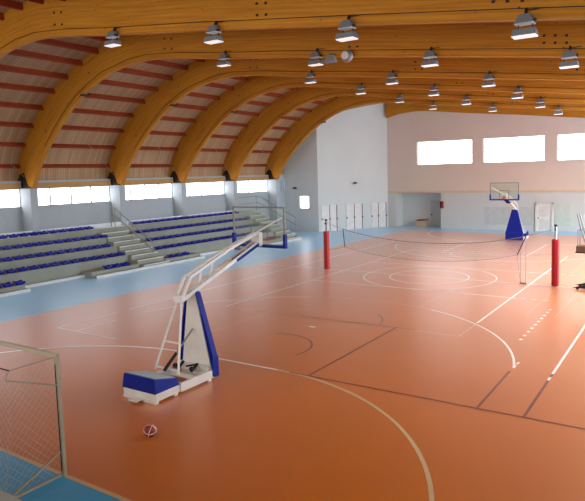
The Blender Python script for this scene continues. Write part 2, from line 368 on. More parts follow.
# recess
wf.box(-12.1, -11.85, y1, 23.7, 0, 3.0, 1); wf.box(-7.75, -7.5, y1, 23.7, 0, 3.0, 1); wf.box(-12.1, -7.5, 23.7, 23.9, 0, 3.0, 1); wf.box(-12.1, -7.5, y1, 23.9, 3.0, 3.15, 1)
struct(wf.build('wall_far', ['wallcream', 'wallblue']))
struct(MB().box(-12.6, XR, YF-.09, YF, 3.02, 3.16).build('trim_1', 'trim'))
for i, (a, b) in enumerate(WIN):
    o = struct(thing('window_%d' % (i+8), '', '')); del o['label']; del o['category']
    f = MB(); z0, z1 = 5.38, 7.38
    for za, zb in ((z0, z0+.05), (z1-.05, z1), (6.27, 6.31)): f.box(a, b, YF+.12, YF+.2, za, zb)
    for x in (a+.025, b-.025): f.box(x-.025, x+.025, YF+.12, YF+.2, z0, z1)
    f.build('window_frame', 'frame', o); MB().box(a, b, YF+.17, YF+.19, z0, z1).build('window_pane', 'pane', o)
    h = MB()
    for k in (.25, .5, .75): h.box(a+(b-a)*k-.05, a+(b-a)*k+.05, YF+.09, YF+.12, 6.3, 6.4)
    h.build('window_latch', 'greymetal', o)
# near and right wall; their unseen windows are added to light the hall
wn = MB(); NW = [(-17.2, -9.2), (-8.4, -.4), (.4, 8.4), (9.2, 17.2)]
wn.box(-20, XR, YN-.3, YN, 0, 5.2); xs = [-18.6]+[q for w in NW for q in w]+[XR]
for i in range(0, len(xs), 2): wn.box(xs[i], xs[i+1], YN-.3, YN, 5.2, 7.4)
colwall(wn, [-20, -19.3, -18.6], YN-.3, YN, 5.2); colwall(wn, [-18.6, -18, -16, -13, -9.7, 0, 10, XR], YN-.3, YN, 7.4); struct(wn.build('wall_near', 'wall'))
for i, (a, b) in enumerate(NW):
    o = struct(thing('window_%d' % (i+14), '', '')); del o['label']; del o['category']
    f = MB()
    for z in (5.2, 7.35): f.box(a, b, YN-.2, YN-.12, z, z+.05)
    for x in (a, (a+b)/2, b-.05): f.box(x, x+.05, YN-.2, YN-.12, 5.2, 7.4)
    f.build('window_frame', 'white', o); MB().box(a, b, YN-.18, YN-.15, 5.2, 7.4).build('window_pane', 'softpane', o)
wr = MB(); GY0, GY1 = -.5, 21.5
wr.box(XR, XR+.3, YN, YF+.3, 0, .8); wr.box(XR, XR+.3, YN, YF+.3, 5.6, 7.9); wr.box(XR, XR+.3, YN, GY0, .8, 5.6); wr.box(XR, XR+.3, GY1, YF+.3, .8, 5.6)
struct(wr.build('wall_right', 'wall'))
o = struct(thing('window_13', '', '')); del o['label']; del o['category']
f = MB()
for i in range(11):
    y = GY0+(GY1-GY0)*i/10; f.box(XR+.05, XR+.15, y-.05, y+.05, .8, 5.6)
for z in (.8, 3.1, 5.5): f.box(XR+.05, XR+.15, GY0, GY1, z, z+.08)
f.build('window_frame', 'white', o); MB().box(XR+.1, XR+.13, GY0, GY1, .8, 5.6).build('window_pane', 'sidepane', o)
# made-up unseen roof glazing added as light source, one pane set per bay
for i in range(2, 7):
    o = struct(thing('window_%d' % (i+16), '', '')); del o['label']; del o['category']
    a, b = BY[i]+.4, BY[i+1]-.4; za, zb = zat(TS, 10)-.02, zat(TS, 18)-.02
    MB().hexa([(10, a, za-.06), (18, a, zb-.06), (18, b, zb-.06), (10, b, za-.06)], [(10, a, za), (18, a, zb), (18, b, zb), (10, b, za)]).build('window_pane', 'pane', o)
    f = MB()
    for x in (10, 12, 14, 16, 18): f.box(x-.04, x+.04, a, b, zat(TS, x)-.14, zat(TS, x)-.07)
    f.build('window_frame', 'white', o)
# gallery the photo is taken from
struct(MB().box(XL+.05, XR-.05, YN, -24.5, 2.45, 2.7).build('trim_2', 'parapet'))
g = MB(); g.box(-6, XR-.1, -24.68, -24.5, 2.7, 3.71); struct(g.build('trim_3', 'parapet'))

# things on the far walls
o = MB().box(.05, 1.1, YF-.06, YF, .02, 2.08).build('door_4', 'doorwhite'); struct(o)
f = MB(); f.box(-.07, .05, YF-.12, YF, 0, 2.2); f.box(1.1, 1.22, YF-.12, YF, 0, 2.2); f.box(-.07, 1.22, YF-.12, YF, 2.08, 2.2); f.build('door_frame', 'white', o)
f = MB()
for a, b in ((.15, .95), (1.15, 1.95)): f.box(.2, .95, YF-.075, YF-.06, a, b)
f.build('door_panel', 'white', o); MB().box(.12, .17, YF-.13, YF-.06, .98, 1.1).build('door_handle', 'dark', o)
o = struct(MB().box(-9.15, -8.1, 23.62, 23.695, .02, 2.3).build('door_5', 'doorgrey')); MB().box(-9.1, -9.0, 23.54, 23.62, 1.0, 1.12).build('door_handle', 'dark', o)
t = thing('fire_hose_cabinet', 'small red cabinet with dark front on the wall right of the recess', 'cabinet', (-7.62, YF, 1.7))
MB().box(-.14, .14, -.16, 0, 0, .6).build('body', 'red', t, bevel=.01); MB().box(-.14, -.02, -.175, -.16, .05, .55).build('door', 'dark', t)
o = MB().box(-4.05, -.15, YF-.03, YF-.002, .42, 1.86).build('wall_panel', 'pale'); tag(o, 'wide pale grey panel on the far wall left of the white door', 'panel')
o = MB().box(1.35, 2.5, YF-.04, YF-.002, .45, 2.2).build('wall_panel', 'green'); tag(o, 'tall pale green panel on the far wall right of the white door', 'panel')
# low pile in the recess: crate and rolled mats
t = thing('wooden_crate', 'low yellowish wooden crate on the recess floor beside the grey door', 'crate', (-9.8, 23.2, 0))
f = MB()
for z in (.02, .2, .38): f.box(-.45, .45, -.3, -.27, z, z+.14); f.box(-.45, .45, .27, .3, z, z+.14); f.box(-.45, -.42, -.27, .27, z, z+.14); f.box(.42, .45, -.27, .27, z, z+.14)
f.build('slat_side', 'trim', t); MB().box(-.42, .42, -.27, .27, .0, .05).build('base', 'brown', t)
f = MB()
for i in range(5): f.tube([(-.5+.05*i, -.2+.1*i, .56+.015*i), (.1, -.18+.1*i, .6), (.5, -.2+.1*i, .66)], .05, 6)
tag(f.build('bundle', 'brown'), 'dark brown bundle lying on top of the crate in the recess', 'bundle').location = (-9.8, 23.2, 0)
for nm, p, la in (('wall_siren', OB(3.48, .0, 3.95), 'small dark cone-shaped siren high on the wall above the double doors'), ('wall_lamp', (-18.4, 16.35, 3.65), 'small dark wall lamp above the little square window')):
    t = thing(nm, la, 'siren' if 'siren' in nm else 'lamp', p, math.atan2(du.y, du.x) if 'siren' in nm else 0)
    MB().box(-.08, .08, -.06, 0, -.05, .12).build('mount', 'greymetal', t)
    f = MB().lathe([(.22, 0), (.2, .03), (.07, .14), (.04, .16)], 12, (0, -.25, 0)); f.build('shade', 'dark', t, True)

# ------------------------------------------------------------------ beams
RB, LB = resample(BS, .8); 
NB = 48
def at_s(P, n): return resample(P, 1e9)[0] if n == 0 else [q for q in resample(P, resample(P, 1)[1]/n)[0]]
bb, tt = at_s(BS, NB), at_s(TS, NB)
def zbot(x): return zat(BS, x)
def beam_mesh():
    g = MB(); vs = []; uvs = []
    L = 0
    for i, (b, t_) in enumerate(zip(bb, tt)):
        if i: L += math.hypot(bb[i][0]-bb[i-1][0], bb[i][1]-bb[i-1][1])
        for y in (-.11, .11):
            vs += [(b[0], y, b[1]), (t_[0], y, t_[1]-.003)]; uvs += [(L+y, 0 if y < 0 else .2), (L+y, 1.3 if y < 0 else 1.5)]
    fs = []
    for i in range(NB):
        a, c = i*4, i*4+4
        fs += [(a, a+1, c+1, c), (a+2, c+2, c+3, a+3), (a, c, c+2, a+2), (a+1, a+3, c+3, c+1)]
    fs += [(0, 2, 3, 1), (NB*4, NB*4+1, NB*4+3, NB*4+2)]
    g.add(vs, fs); return g, uvs
beam0 = None
blabel = ['curved timber roof beam overhead, just in front of the camera gallery', 'curved timber roof beam, second from the camera gallery', 'broad timber roof beam crossing the top of the photo, biggest in view', 'curved timber beam standing on the leftmost column in view', 'curved timber beam standing on the second column from the left', 'curved timber beam standing on the third column from the left', 'curved timber beam standing on the fourth column from the left', 'curved timber beam framing the wall with the double doors', 'short-looking timber beam flush against the far window wall']
bolts = [(-8.6, .35), (-8.2, .35), (-8.6, .75), (-8.2, .75), (.2, .3), (.5, .3), (.2, .6), (.5, .6), (6.5, .35), (6.8, .35), (7.1, .35), (6.5, .55), (6.8, .55), (7.1, .55), (-13.6, .6), (-17.2, .7)]
for i, y in enumerate(BY):
    last = i == len(BY)-1
    if not last:
        if beam0 is None:
            t = thing('timber_beam', blabel[0], 'beam', (0, y, 0)); g, uvs = beam_mesh()
            g.build('beam_body', 'glulam', t, uvs=uvs)
            sh = MB(); sh.prism([(-20.0, 4.5), (-18.7, 4.5), (-19.1, 4.62), (-19.35, 5.3), (-19.6, 5.3), (-20.05, 4.7)], -.16, -.115); sh.prism([(-20.0, 4.5), (-18.7, 4.5), (-19.1, 4.62), (-19.35, 5.3), (-19.6, 5.3), (-20.05, 4.7)], .115, .16)
            sh.build('steel_shoe', 'dark', t)
            MB().tube([(x, -.13, zbot(x)+.22) for x in [-17.4, -16.6, -15.7, -14.7, -13.7, -12.7, -11, -9.8, -8, -5.5, -1.9, 3.7, 7.56, 13]], .011, 5).build('cable', 'dark', t)
            bm_ = MB()
            for x, dz in bolts: bm_.box(x-.035, x+.035, -.13, -.11, zbot(x)+dz, zbot(x)+dz+.06)
            bm_.build('bolts', 'dark', t); beam0 = t
        else: dup(beam0, None, (0, y, 0), label=blabel[i])
    else:
        g = MB(); sel = [(x, z) for x, z in bb if x > -12.3]; vs = []; uvs = []
        sel = [(-12.55, 9.55)]+sel; L = 0
        for k, (x, z) in enumerate(sel):
            for yy in (-.11, .11): vs += [(x, yy, z), (x, yy, zat(TS, x)-.003)]; uvs += [(x, 0), (x, 1.3)]
        fs = []
        for k in range(len(sel)-1):
            a, c = k*4, k*4+4; fs += [(a, a+1, c+1, c), (a+2, c+2, c+3, a+3), (a, c, c+2, a+2), (a+1, a+3, c+3, c+1)]
        fs += [(0, 2, 3, 1), (len(sel)*4-4, len(sel)*4-3, len(sel)*4-1, len(sel)*4-2)]
        g.add(vs, fs); o = g.build('timber_beam', 'glulam', uvs=uvs); o.location = (0, y, 0); tag(o, blabel[i], 'beam')
# purlins
ORD = ['first', 'second', 'third', 'fourth', 'fifth', 'sixth', 'seventh', 'eighth', 'ninth', 'tenth', 'eleventh', 'twelfth', 'thirteenth', 'fourteenth', 'fifteenth', 'sixteenth', 'seventeenth', 'eighteenth', 'nineteenth', 'twentieth']+['twenty-'+q for q in ('first', 'second', 'third', 'fourth', 'fifth', 'sixth', 'seventh', 'eighth', 'ninth')]+['thirtieth']
RP, LP = resample([q for q in TS], 1.27)
RP = RP[1:]
pur = {}
bays = ['bay over the gallery', 'bay before the biggest beam', 'bay behind the biggest beam', 'bay between first and second columns', 'bay between second and third columns', 'bay between third and fourth columns', 'bay above the far stairs', 'bay by the far window wall']
for i in range(len(BY)-1):
    a, b = BY[i]+.11, BY[i+1]-.11; L = b-a
    for k, (x, z) in enumerate(RP):
        if i == 7 and x < -12.5: continue
        if x > 10: continue
        q = RP[min(k+1, len(RP)-1)]; pz = RP[max(k-1, 0)]; ang = math.atan2(q[1]-pz[1], q[0]-pz[0])
        if i < 1: continue
        key = round(L, 3)
        nx, nz = math.sin(ang), -math.cos(ang)
        if key not in pur:
            o = MB().box(-.06, .06, -L/2, L/2, -.25, 0).build('purlin', 'purlin'); pur[key] = o
        else: o = pur[key].copy(); C.objects.link(o)
        o.location = (x+nx*.002, (a+b)/2, z+nz*.002); o.rotation_euler = (0, -ang, 0)
        side = 'left curve' if x < -11 else 'ridge and right slope'
        tag(o, 'reddish timber purlin, %s up from the left eaves, %s' % (ORD[k], bays[i]), 'purlin', 'purlins in the '+bays[i])
for i in range(1, 7):
    struct(MB().box(-19.6, -19.52, BY[i]+.22, BY[i+1]-.22, 4.5, 4.78).build('trim_%d' % (i+3), 'eaves'))
# wind bracing joints and rods
brk = None
for i, y in enumerate(BY[2:8]):
    for x in (-14.2,):
        z = zbot(x)
        t = thing('brace_bracket', '', 'bracket', (x, y, z))
        MB().box(-.1, .1, -.16, .16, -.07, .0).build('plate', 'dark', t); MB().tube([(-.02, .14, -.02), (.02, .3, .05)], .05, 8).build('socket', 'dark', t)
        t['label'] = 'small dark steel bracket clamped under '+['the biggest beam', 'the beam of the leftmost column', 'the beam of the second column from the left', 'the beam of the third column from the left', 'the beam of the fourth column from the left', 'the beam beside the double-door wall'][i]
for i in range(1, 7):
    o = MB().tube([(-19.2, BY[i+1]-.2, 5.1), (-18.4, BY[i+1]-2.6, 7.0)], .014, 5).build('brace_rod', 'steel')
    tag(o, 'thin steel bracing rod in the eaves, '+bays[i], 'rod')

# ------------------------------------------------------------------ floodlights on the beams
def floodlight(label):
    t = thing('floodlight', label, 'light', group=None)
    f = MB(); f.hexa([(-.25, -.17, 0), (.25, -.17, 0), (.25, .14, 0), (-.25, .14, 0)], [(-.22, -.15, .13), (.22, -.15, .13), (.22, .12, .13), (-.22, .12, .13)])
    f.build('lamp_housing', 'lampgrey', t, bevel=.008)
    MB().box(-.235, .235, -.155, .125, -.02, -.001).build('lens', 'lens', t)
    f = MB(); f.hexa([(-.2, -.13, .25), (.2, -.13, .25), (.2, .12, .25), (-.2, .12, .25)], [(-.11, -.06, .44), (.11, -.06, .44), (.11, .1, .44), (-.11, .1, .44)])
    f.build('ballast_box', 'lampgrey', t, bevel=.008)
    MB().box(-.19, .19, -.12, .11, .235, .249).build('reflector_plate', 'white', t)
    f = MB(); f.bar((-.15, .05, .1), (-.13, .05, .3), .02, .03); f.bar((.15, .05, .1), (.13, .05, .3), .02, .03); f.bar((0, .06, .42), (0, .12, .58), .05, .05); f.box(.19, .23, -.08, .02, .25, .32); f.build('bracket', 'dark', t)
    MB().tube([(0, .0, .44), (.05, .03, .52), (.3, .1, .54)], .01, 5).build('cord', 'dark', t)
    return t
rows = [(2, (7.05, 2.89, -1.36, -5.59), None), (3, (7.06, 3.0, -1.21, -5.41), (7.62, 8.13, 8.7, 9.2)), (4, (3.18, -.95, -5.09), None), (5, (3.04, -1.06, -5.18), None), (6, (2.94, -1.14, -5.32), None), (7, (2.89, -1.16, -5.26), None)]
rn = ['the biggest beam', 'the second beam behind it', 'the third beam', 'the fourth beam', 'the fifth beam', 'the sixth beam'] ; rn[1] = 'the second beam from the front'
pn = {4: ['rightmost', 'second from right', 'second from left', 'leftmost'], 3: ['right', 'middle', 'left']}
fl0 = None
for r, (bi, xs, _) in enumerate(rows):
    for j, x in enumerate(xs):
        la = 'grey floodlight under %s, %s of %s' % (rn[r], pn[len(xs)][j], 'four' if len(xs) == 4 else 'three')
        x += .14; loc = (x, BY[bi]-.27, zbot(x)-(.37 if r == 0 else .3))
        if fl0 is None: fl0 = floodlight(la); fl0.location = loc
        else: dup(fl0, None, loc, label=la)
zb = zbot(-.55)
t = thing('loudspeaker', 'small grey horn loudspeaker under the second beam, left of the round one', 'loudspeaker', (-.44, BY[3]-.3, zb-.24))
MB().box(-.07, .07, 0, .19, .1, .3).build('bracket', 'dark', t); MB().hexa([(-.2, -.15, 0), (.2, -.15, 0), (.2, .1, 0), (-.2, .1, 0)], [(-.13, -.1, .25), (.13, -.1, .25), (.13, .08, .25), (-.13, .08, .25)]).build('horn', 'greymetal', t, bevel=.01)
t = thing('loudspeaker', 'round light grey loudspeaker under the second beam from the front', 'loudspeaker', (.2, BY[3]-.3, zb-.1))
f = MB()
for k in range(9):
    pass
import bmesh
def sph(r, mtl, name, parent, sc=(1,1,1), loc=(0,0,0)):
    g = MB(); n, mm = 16, 10; vs = [(0, 0, r)]+[(r*math.sin(PI*i/mm)*math.cos(2*PI*j/n), r*math.sin(PI*i/mm)*math.sin(2*PI*j/n), r*math.cos(PI*i/mm)) for i in range(1, mm) for j in range(n)]+[(0, 0, -r)]
    vs = [(v[0]*sc[0]+loc[0], v[1]*sc[1]+loc[1], v[2]*sc[2]+loc[2]) for v in vs]
    fs = [(0, 1+j, 1+(j+1) % n) for j in range(n)]+[(1+(i-1)*n+j, 1+i*n+j, 1+i*n+(j+1) % n, 1+(i-1)*n+(j+1) % n) for i in range(1, mm-1) for j in range(n)]+[(len(vs)-1, 1+(mm-2)*n+(j+1) % n, 1+(mm-2)*n+j) for j in range(n)]
    g.add(vs, fs); return g.build(name, mtl, parent, True)
sph(.21, 'greymetal', 'shell', t, (1, .8, 1)); MB().tube([(0, -.14, 0), (0, -.175, 0)], .13, 14).build('grille', 'white', t); MB().box(-.04, .04, .08, .19, .0, .22).build('bracket', 'dark', t)

# ------------------------------------------------------------------ bleachers
BE = 11.1; BN = -17.0
t = thing('bleacher', 'long grey concrete seating terrace of five tiers along the left wall', 'bleacher', (-17.3, -3, 0))
def bpart(g, name, mt): o = g.build(name, mt, t); o.matrix_parent_inverse = Matrix.Translation((17.3, 3, 0)); return o
FX = [-14.85-.85*n for n in range(5)]; TZ = [.29+.445*n for n in range(5)]
gaps = [(-10.6, -7.1), (.6, 4.4)]
ST = [(-4.1, -2.2), (9.2, 11.0)]
def cut(runs, holes):
    for h0, h1 in holes:
        out = []
        for a, b in runs:
            if h1 <= a or h0 >= b: out.append((a, b)); continue
            if h0 > a: out.append((a, h0))
            if h1 < b: out.append((h1, b))
        runs = out
    return runs
for n in range(5):
    runs = [(BN, BE)] if n else [(BN, gaps[0][0]), (gaps[0][1], gaps[1][0]), (gaps[1][1], BE)]
    if n < 4:
        for a, b in cut(runs, ST):
            bpart(MB().box(FX[n+1], FX[n], a, b, 0 if n < 2 else TZ[n-1]-.1, TZ[n]), 'tier', 'concrete')
    else:
        bpart(MB().box(-18.7, FX[4], BN, BE, TZ[3]-.1, TZ[4]), 'tier', 'concrete')
        cols = [(y-.215, y+.215) for y in BY[1:8]]
        for a, b in cut([(BN, BE)], cols): bpart(MB().box(XL+.005, -18.7, a, b, TZ[4]-.2, TZ[4]), 'tier_infill', 'concrete')
for a, b in cut([(BN, gaps[0][0]), (gaps[0][1], gaps[1][0]), (gaps[1][1], BE)], ST): bpart(MB().box(-14.85, -14.5, a, b, 0, .12), 'plinth', 'concrete')
for a, b in ((BN, gaps[0][0]), (gaps[0][1], gaps[1][0]), (gaps[1][1], BE)): bpart(MB().box(-14.495, -14.44, a, b, 0, .14), 'edge_strip', 'concedge')
for a, b in gaps: bpart(MB().box(FX[1], -15.45, a, b, 0, .12), 'plinth', 'concrete'); bpart(MB().box(-15.445, -15.39, a, b, .0, .14), 'edge_strip', 'concedge')
g = MB(); g.box(-18.7, FX[4]-.02, BN, BE, TZ[4], TZ[4]+.012); bpart(g, 'walkway', 'concedge'); g = MB(); g.box(-18.86, -18.8, BN, 8.6, TZ[4]+.012, TZ[4]+.24); bpart(g, 'glare_band', 'strip')  # pale walkway top and added band imitate glare from the windows above
# stairs
def stair(y0, y1, label):
    s = thing('stair', label, 'stair', (-14.85, (y0+y1)/2, 0)); w = (y1-y0)/2
    dx = (18.24-14.5)/8; dz = TZ[4]/9
    for k in range(8):
        x1 = .35-dx*k; x0 = x1-dx; zt = dz*(k+1)
        g = MB().box(x0, x1, -w+.01, w-.01, 0 if k < 3 else zt-.5, zt); g.box(x1-.07, x1+.02, -w+.01, w-.01, zt-.04, zt+.006, 1); g.build('step', ['concrete', 'concedge'], s)
    return s
stair(-4.1, -2.2, 'concrete stairs with pale nosings between the blue seat blocks, near the second column')
stair(9.2, 11.0, 'concrete stairs with pale nosings at the far end of the seating terrace')
# seats
def seat_mesh():
    g = MB(); nx, ny = 5, 6; vs = []
    W_, D = .43, .4
    for i in range(nx+1):
        for j in range(ny+1):
            u, v = i/nx, j/ny; y = (u-.5)*W_; e = abs(u-.5)*2
            x = (v-.5)*D; z = .1-.03*(1-e**2)*1.0
            if v < .34: z += .07*(1-v/.34)**1.3 * (1-.25*e**3); 
            if v > .85: z -= .03
            z += .03*e**3
            x *= (1-.12*e**4)
            vs.append((x, y, z))
    fs = [(i*(ny+1)+j, (i+1)*(ny+1)+j, (i+1)*(ny+1)+j+1, i*(ny+1)+j+1) for i in range(nx) for j in range(ny)]
    n = len(vs); fs2 = [tuple(q+n for q in reversed(f)) for f in fs]; vs2 = [(a, b, c-.035) for a, b, c in vs]
    g.add(vs+vs2, fs+fs2)
    def rim(seq):
        for a, b in zip(seq, seq[1:]): g.f.append((a, b, b+n, a+n)); g.m.append(0)
    P_ = lambda i, j: i*(ny+1)+j
    rim([P_(0, j) for j in range(ny+1)]); rim([P_(nx, j) for j in range(ny+1)]); rim([P_(i, 0) for i in range(nx+1)]); rim([P_(i, ny) for i in range(nx+1)])
    return g
st = MB(); sg = seat_mesh(); st = sg; st.box(-.1, .1, -.12, .12, 0, .05)
s0 = None; PITCH = .557
rowname = ['front row', 'second row up', 'third row up', 'fourth row up', 'top row']
for n in range(5):
    x = FX[n]-.24; z = TZ[n]+(.012 if n == 4 else 0)
    runs = [(-13.9, (-4.5, -4.2, -4.4, -3.9, -4.15)[n], 'left of the first stairs'), ((-1.8, -1.95, -1.8, -1.85, -1.35)[n], 8.95, 'between the two stairs')]
    if n == 0: runs = [(-13.9, -10.45, 'section nearest the camera'), (-6.3, -4.55, 'three beside the left of the first stairs'), (-1.8, .4, 'just right of the first stairs'), (4.6, 8.95, 'beyond the second gap')]
    for a, b, nm in runs:
        k = int((b-a)/PITCH+.01)
        for i in range(k):
            y = b-PITCH*(i+.5) if nm.startswith(('left', 'section', 'three')) else a+PITCH*(i+.5)
            if s0 is None: o = s0 = st.build('stadium_seat', 'seat', smooth=True)
            else: o = s0.copy(); C.objects.link(o)
            o.location = (x, y, z)
            where = {'left of the first stairs': '%s leftwards from the first stairs', 'between the two stairs': '%s rightwards from the first stairs', 'section nearest the camera': '%s leftwards in its nearest block', 'three beside the left of the first stairs': '%s leftwards in the block of three', 'just right of the first stairs': '%s right of the first stairs', 'beyond the second gap': '%s in the block beyond the second gap'}[nm] % ORD[i]
            tag(o, 'blue bucket seat, %s, %s' % (rowname[n], where), 'seat', 'blue seats, %s, %s' % (rowname[n], nm))
# handrails
t = thing('handrail', 'grey tubular handrail running down the middle of the first stairs', 'handrail', (-18.3, -2.75, 2.1))
def P3(g, pts, r, name, t, mt='steel', inv=None):
    f = MB()
    for q in pts: f.tube([tuple(a-b for a, b in zip(p_, inv)) for p_ in q], r, 7)
    return f.build(name, mt, t)
c = (-18.3, -2.75, 2.1)
P3(0, [[(-18.62, -2.75, 2.1), (-18.62, -2.75, 3.2), (-18.3, -2.75, 3.22), (-15.2, -2.75, 1.3), (-15.2, -2.75, .25)], [(-18.62, -2.75, 2.75), (-18.3, -2.75, 2.78), (-15.2, -2.75, .85)]], .028, 'rail', t, 'greymetal', c)
for q in ([(-18.3, -2.75, 2.1), (-18.3, -2.75, 3.2)], [(-16.8, -2.75, 1.3), (-16.8, -2.75, 2.27)]): P3(0, [q], .028, 'post', t, 'greymetal', c)
c = (-18.4, 11.0, 2.1)
t = thing('handrail', 'grey tubular guard rail around the far end of the seating terrace', 'handrail', c)
P3(0, [[(-19.0, 8.7, 2.12), (-19.0, 8.7, 3.2), (-18.6, 11.03, 3.25), (-18.2, 11.03, 3.2), (-14.9, 11.03, 1.65), (-14.9, 11.03, .34)], [(-19.0, 8.7, 2.7), (-18.6, 11.03, 2.75), (-18.2, 11.03, 2.7), (-14.9, 11.03, 1.1)]], .03, 'rail', t, 'greymetal', c)
for q in ([(-18.6, 11.03, 2.1), (-18.6, 11.03, 3.22)], [(-17.1, 11.03, 1.2), (-17.1, 11.03, 2.65)], [(-16.0, 11.03, .78), (-16.0, 11.03, 2.13)]): P3(0, [q], .028, 'post', t, 'greymetal', c)

# ------------------------------------------------------------------ basketball hoops
def hoop(label):
    t = thing('basketball_hoop', label, 'basketball hoop')
    f = MB(); f.box(-.52, .52, -1.1, -.25, .05, .22); f.box(-.52, .52, -1.12, -1.02, .0, .06)
    for s in (-1, 1): f.box(s*.52-.035, s*.52+.035, -.38, .73, .05, .25); f.box(s*.47-.05, s*.47+.05, -.55, -.45, 0, .05); f.box(s*.52-.05, s*.52+.05, .5, .6, 0, .05)
    f.box(-.5, .5, .3, .36, .07, .18); f.box(-.5, .5, .66, .74, .05, .2)
    f.box(-.15, .15, -1.3, -1.1, .04, .07); f.build('base_frame', 'white', t, bevel=.006)
    f = MB(); f.hexa([(-.53, -1.13, .22), (.53, -1.13, .22), (.53, -.38, .22), (-.53, -.38, .22)], [(-.49, -1.1, .55), (.49, -1.1, .55), (.49, -.42, .38), (-.49, -.42, .38)])
    f.build('weight_box_pad', 'pad', t, bevel=.02)
    MB().hexa([(-.46, -1.05, .54), (.46, -1.05, .54), (.46, -.47, .395), (-.46, -.47, .395)], [(-.46, -1.05, .56), (.46, -1.05, .56), (.46, -.47, .415), (-.46, -.47, .415)]).build('weight_box_lid', 'padtop', t)
    # tower: white back panel and blue front pad, both leaning slightly
    def trap(hw0, hw1, ya0, ya1, yb0, yb1, z0, z1, mt, nm):
        return MB().hexa([(-hw0, ya0, z0), (hw0, ya0, z0), (hw0, ya1, z0), (-hw0, ya1, z0)], [(-hw1, yb0, z1), (hw1, yb0, z1), (hw1, yb1, z1), (-hw1, yb1, z1)]).build(nm, mt, t, bevel=.01)
    trap(.5, .12, .70, .74, .62, .66, .1, 2.12, 'white', 'tower_panel')
    trap(.56, .56, .742, .88, .742, .86, .05, .55, 'pad', 'tower_pad'); trap(.56, .15, .742, .86, .662, .75, .551, 2.12, 'pad', 'tower_pad')
    f = MB()
    for s in (-1, 1):
        f.bar((s*.56, .76, .55), (s*.16, .68, 2.1), .04, .15); f.bar((s*.56, .76, .08), (s*.56, .76, .56), .04, .2)
    f.build('tower_edge_pad', 'pad', t)
    f = MB(); f.box(-.5, .5, .55, .69, .2, .34); f.bar((-.3, .45, .25), (.3, .45, .3), .05, .05); f.build('wheel_carriage', 'white', t)
    f = MB()
    for x in (-.25, .2): f.bar((x, .3, .26), (x+.02, .5, .4), .05, .05)
    f.bar((.0, .35, .35), (.3, .45, .42), .03, .04); f.tube([(-.35, .3, .32), (-.35, .36, .32)], .06, 12); f.tube([(.25, .25, .34), (.25, .3, .34)], .06, 12); f.build('mechanism', 'dark', t)
    f = MB(); f.tube([(0, -.35, .45), (0, .05, .75)], .04, 8); f.build('ram_cylinder', 'dark', t); MB().tube([(0, .05, .75), (0, .62, 1.2)], .022, 8).build('ram_rod', 'steel', t)
    for s in (-1, 1):
        f = MB().bar((s*.06, .25, 2.05), (s*.38, -.28, .4), .045, .045); f.build('rear_strut', 'white', t)
    for z in (.47, 1.05):
        k = (2.05-z)/1.65; MB().bar((-.06-.32*k, .25-.53*k, z), (.06+.32*k, .25-.53*k, z), .035, .035).build('rung', 'white', t)
    f = MB()
    for s in (-1, 1): f.bar((s*.1, .2, 1.98), (s*.08, 3.25, 3.04), .05, .09)
    for k in (.1, .35, .6, .85): f.bar((-.09, .2+3.05*k, 1.98+1.06*k), (.09, .2+3.05*k, 1.98+1.06*k), .04, .05)
    f.build('lower_arm', 'white', t)
    f = MB()
    for s in (-1, 1): f.bar((s*.1, .2, 2.0), (s*.1, .55, 2.52), .05, .07); f.bar((s*.1, .53, 2.5), (s*.08, 2.1, 3.02), .045, .06); f.bar((s*.08, 2.08, 3.01), (s*.08, 3.25, 3.3), .045, .06)
    for k in (0, .4, .9): f.bar((-.1, .55+1.5*k, 2.52+.5*k), (.1, .55+1.5*k, 2.52+.5*k), .04, .04)
    for y_, za, zb_ in ((.9, 2.24, 2.62), (1.3, 2.38, 2.75)): f.bar((0, y_, za), (0, y_+.12, zb_), .03, .05)
    f.box(-.11, .11, .14, .28, 1.95, 2.12); f.build('upper_arm', 'white', t)
    f = MB(); f.bar((0, 2.25, 2.66), (0, 3.2, 2.98), .26, .07); f.build('arm_pad', 'pad', t)
    MB().bar((.05, 2.2, 3.06), (.84, 3.3, 3.72), .035, .035).build('stay', 'white', t)
    f = MB(); f.box(-.14, .14, 3.18, 3.33, 2.92, 3.3); f.build('board_mount', 'white', t)
    MB().box(-.88, .88, 3.345, 3.36, 2.96, 3.98).build('glass_board', 'glass', t)
    f = MB()
    for z in (2.93, 3.97): f.box(-.9, .9, 3.33, 3.37, z, z+.04)
    for x in (-.9, .86): f.box(x, x+.04, 3.33, 3.37, 2.97, 3.97)
    for x in (-.3, .27): f.box(x, x+.03, 3.363, 3.366, 3.05, 3.5)
    f.box(-.3, .3, 3.363, 3.366, 3.5, 3.53)
    f.build('board_frame', 'frame', t)
    f = MB(); f.box(-.92, .92, 3.3, 3.4, 2.88, 2.95)
    for x in (-.93, .85): f.box(x, x+.08, 3.3, 3.4, 2.88, 3.26)
    f.build('board_pad', 'pad', t)
    f = MB(); f.tube([(.225*math.cos(2*PI*k/20), 3.76+.225*math.sin(2*PI*k/20), 3.05) for k in range(20)], .012, 6, closed=True); f.build('rim', 'rim', t)
    f = MB(); f.box(-.09, .09, 3.38, 3.39, 2.98, 3.12); f.box(-.07, .07, 3.39, 3.54, 3.035, 3.05); f.build('rim_bracket', 'rim', t)
    return t
h1 = hoop('portable basketball hoop nearest the camera, seen from behind with blue weight box'); h1.location = (.03, -16, 0)
h2 = dup(h1, None, (.06, 16.1, 0), PI, label='portable basketball hoop at the far end with blue tower pad facing the camera')
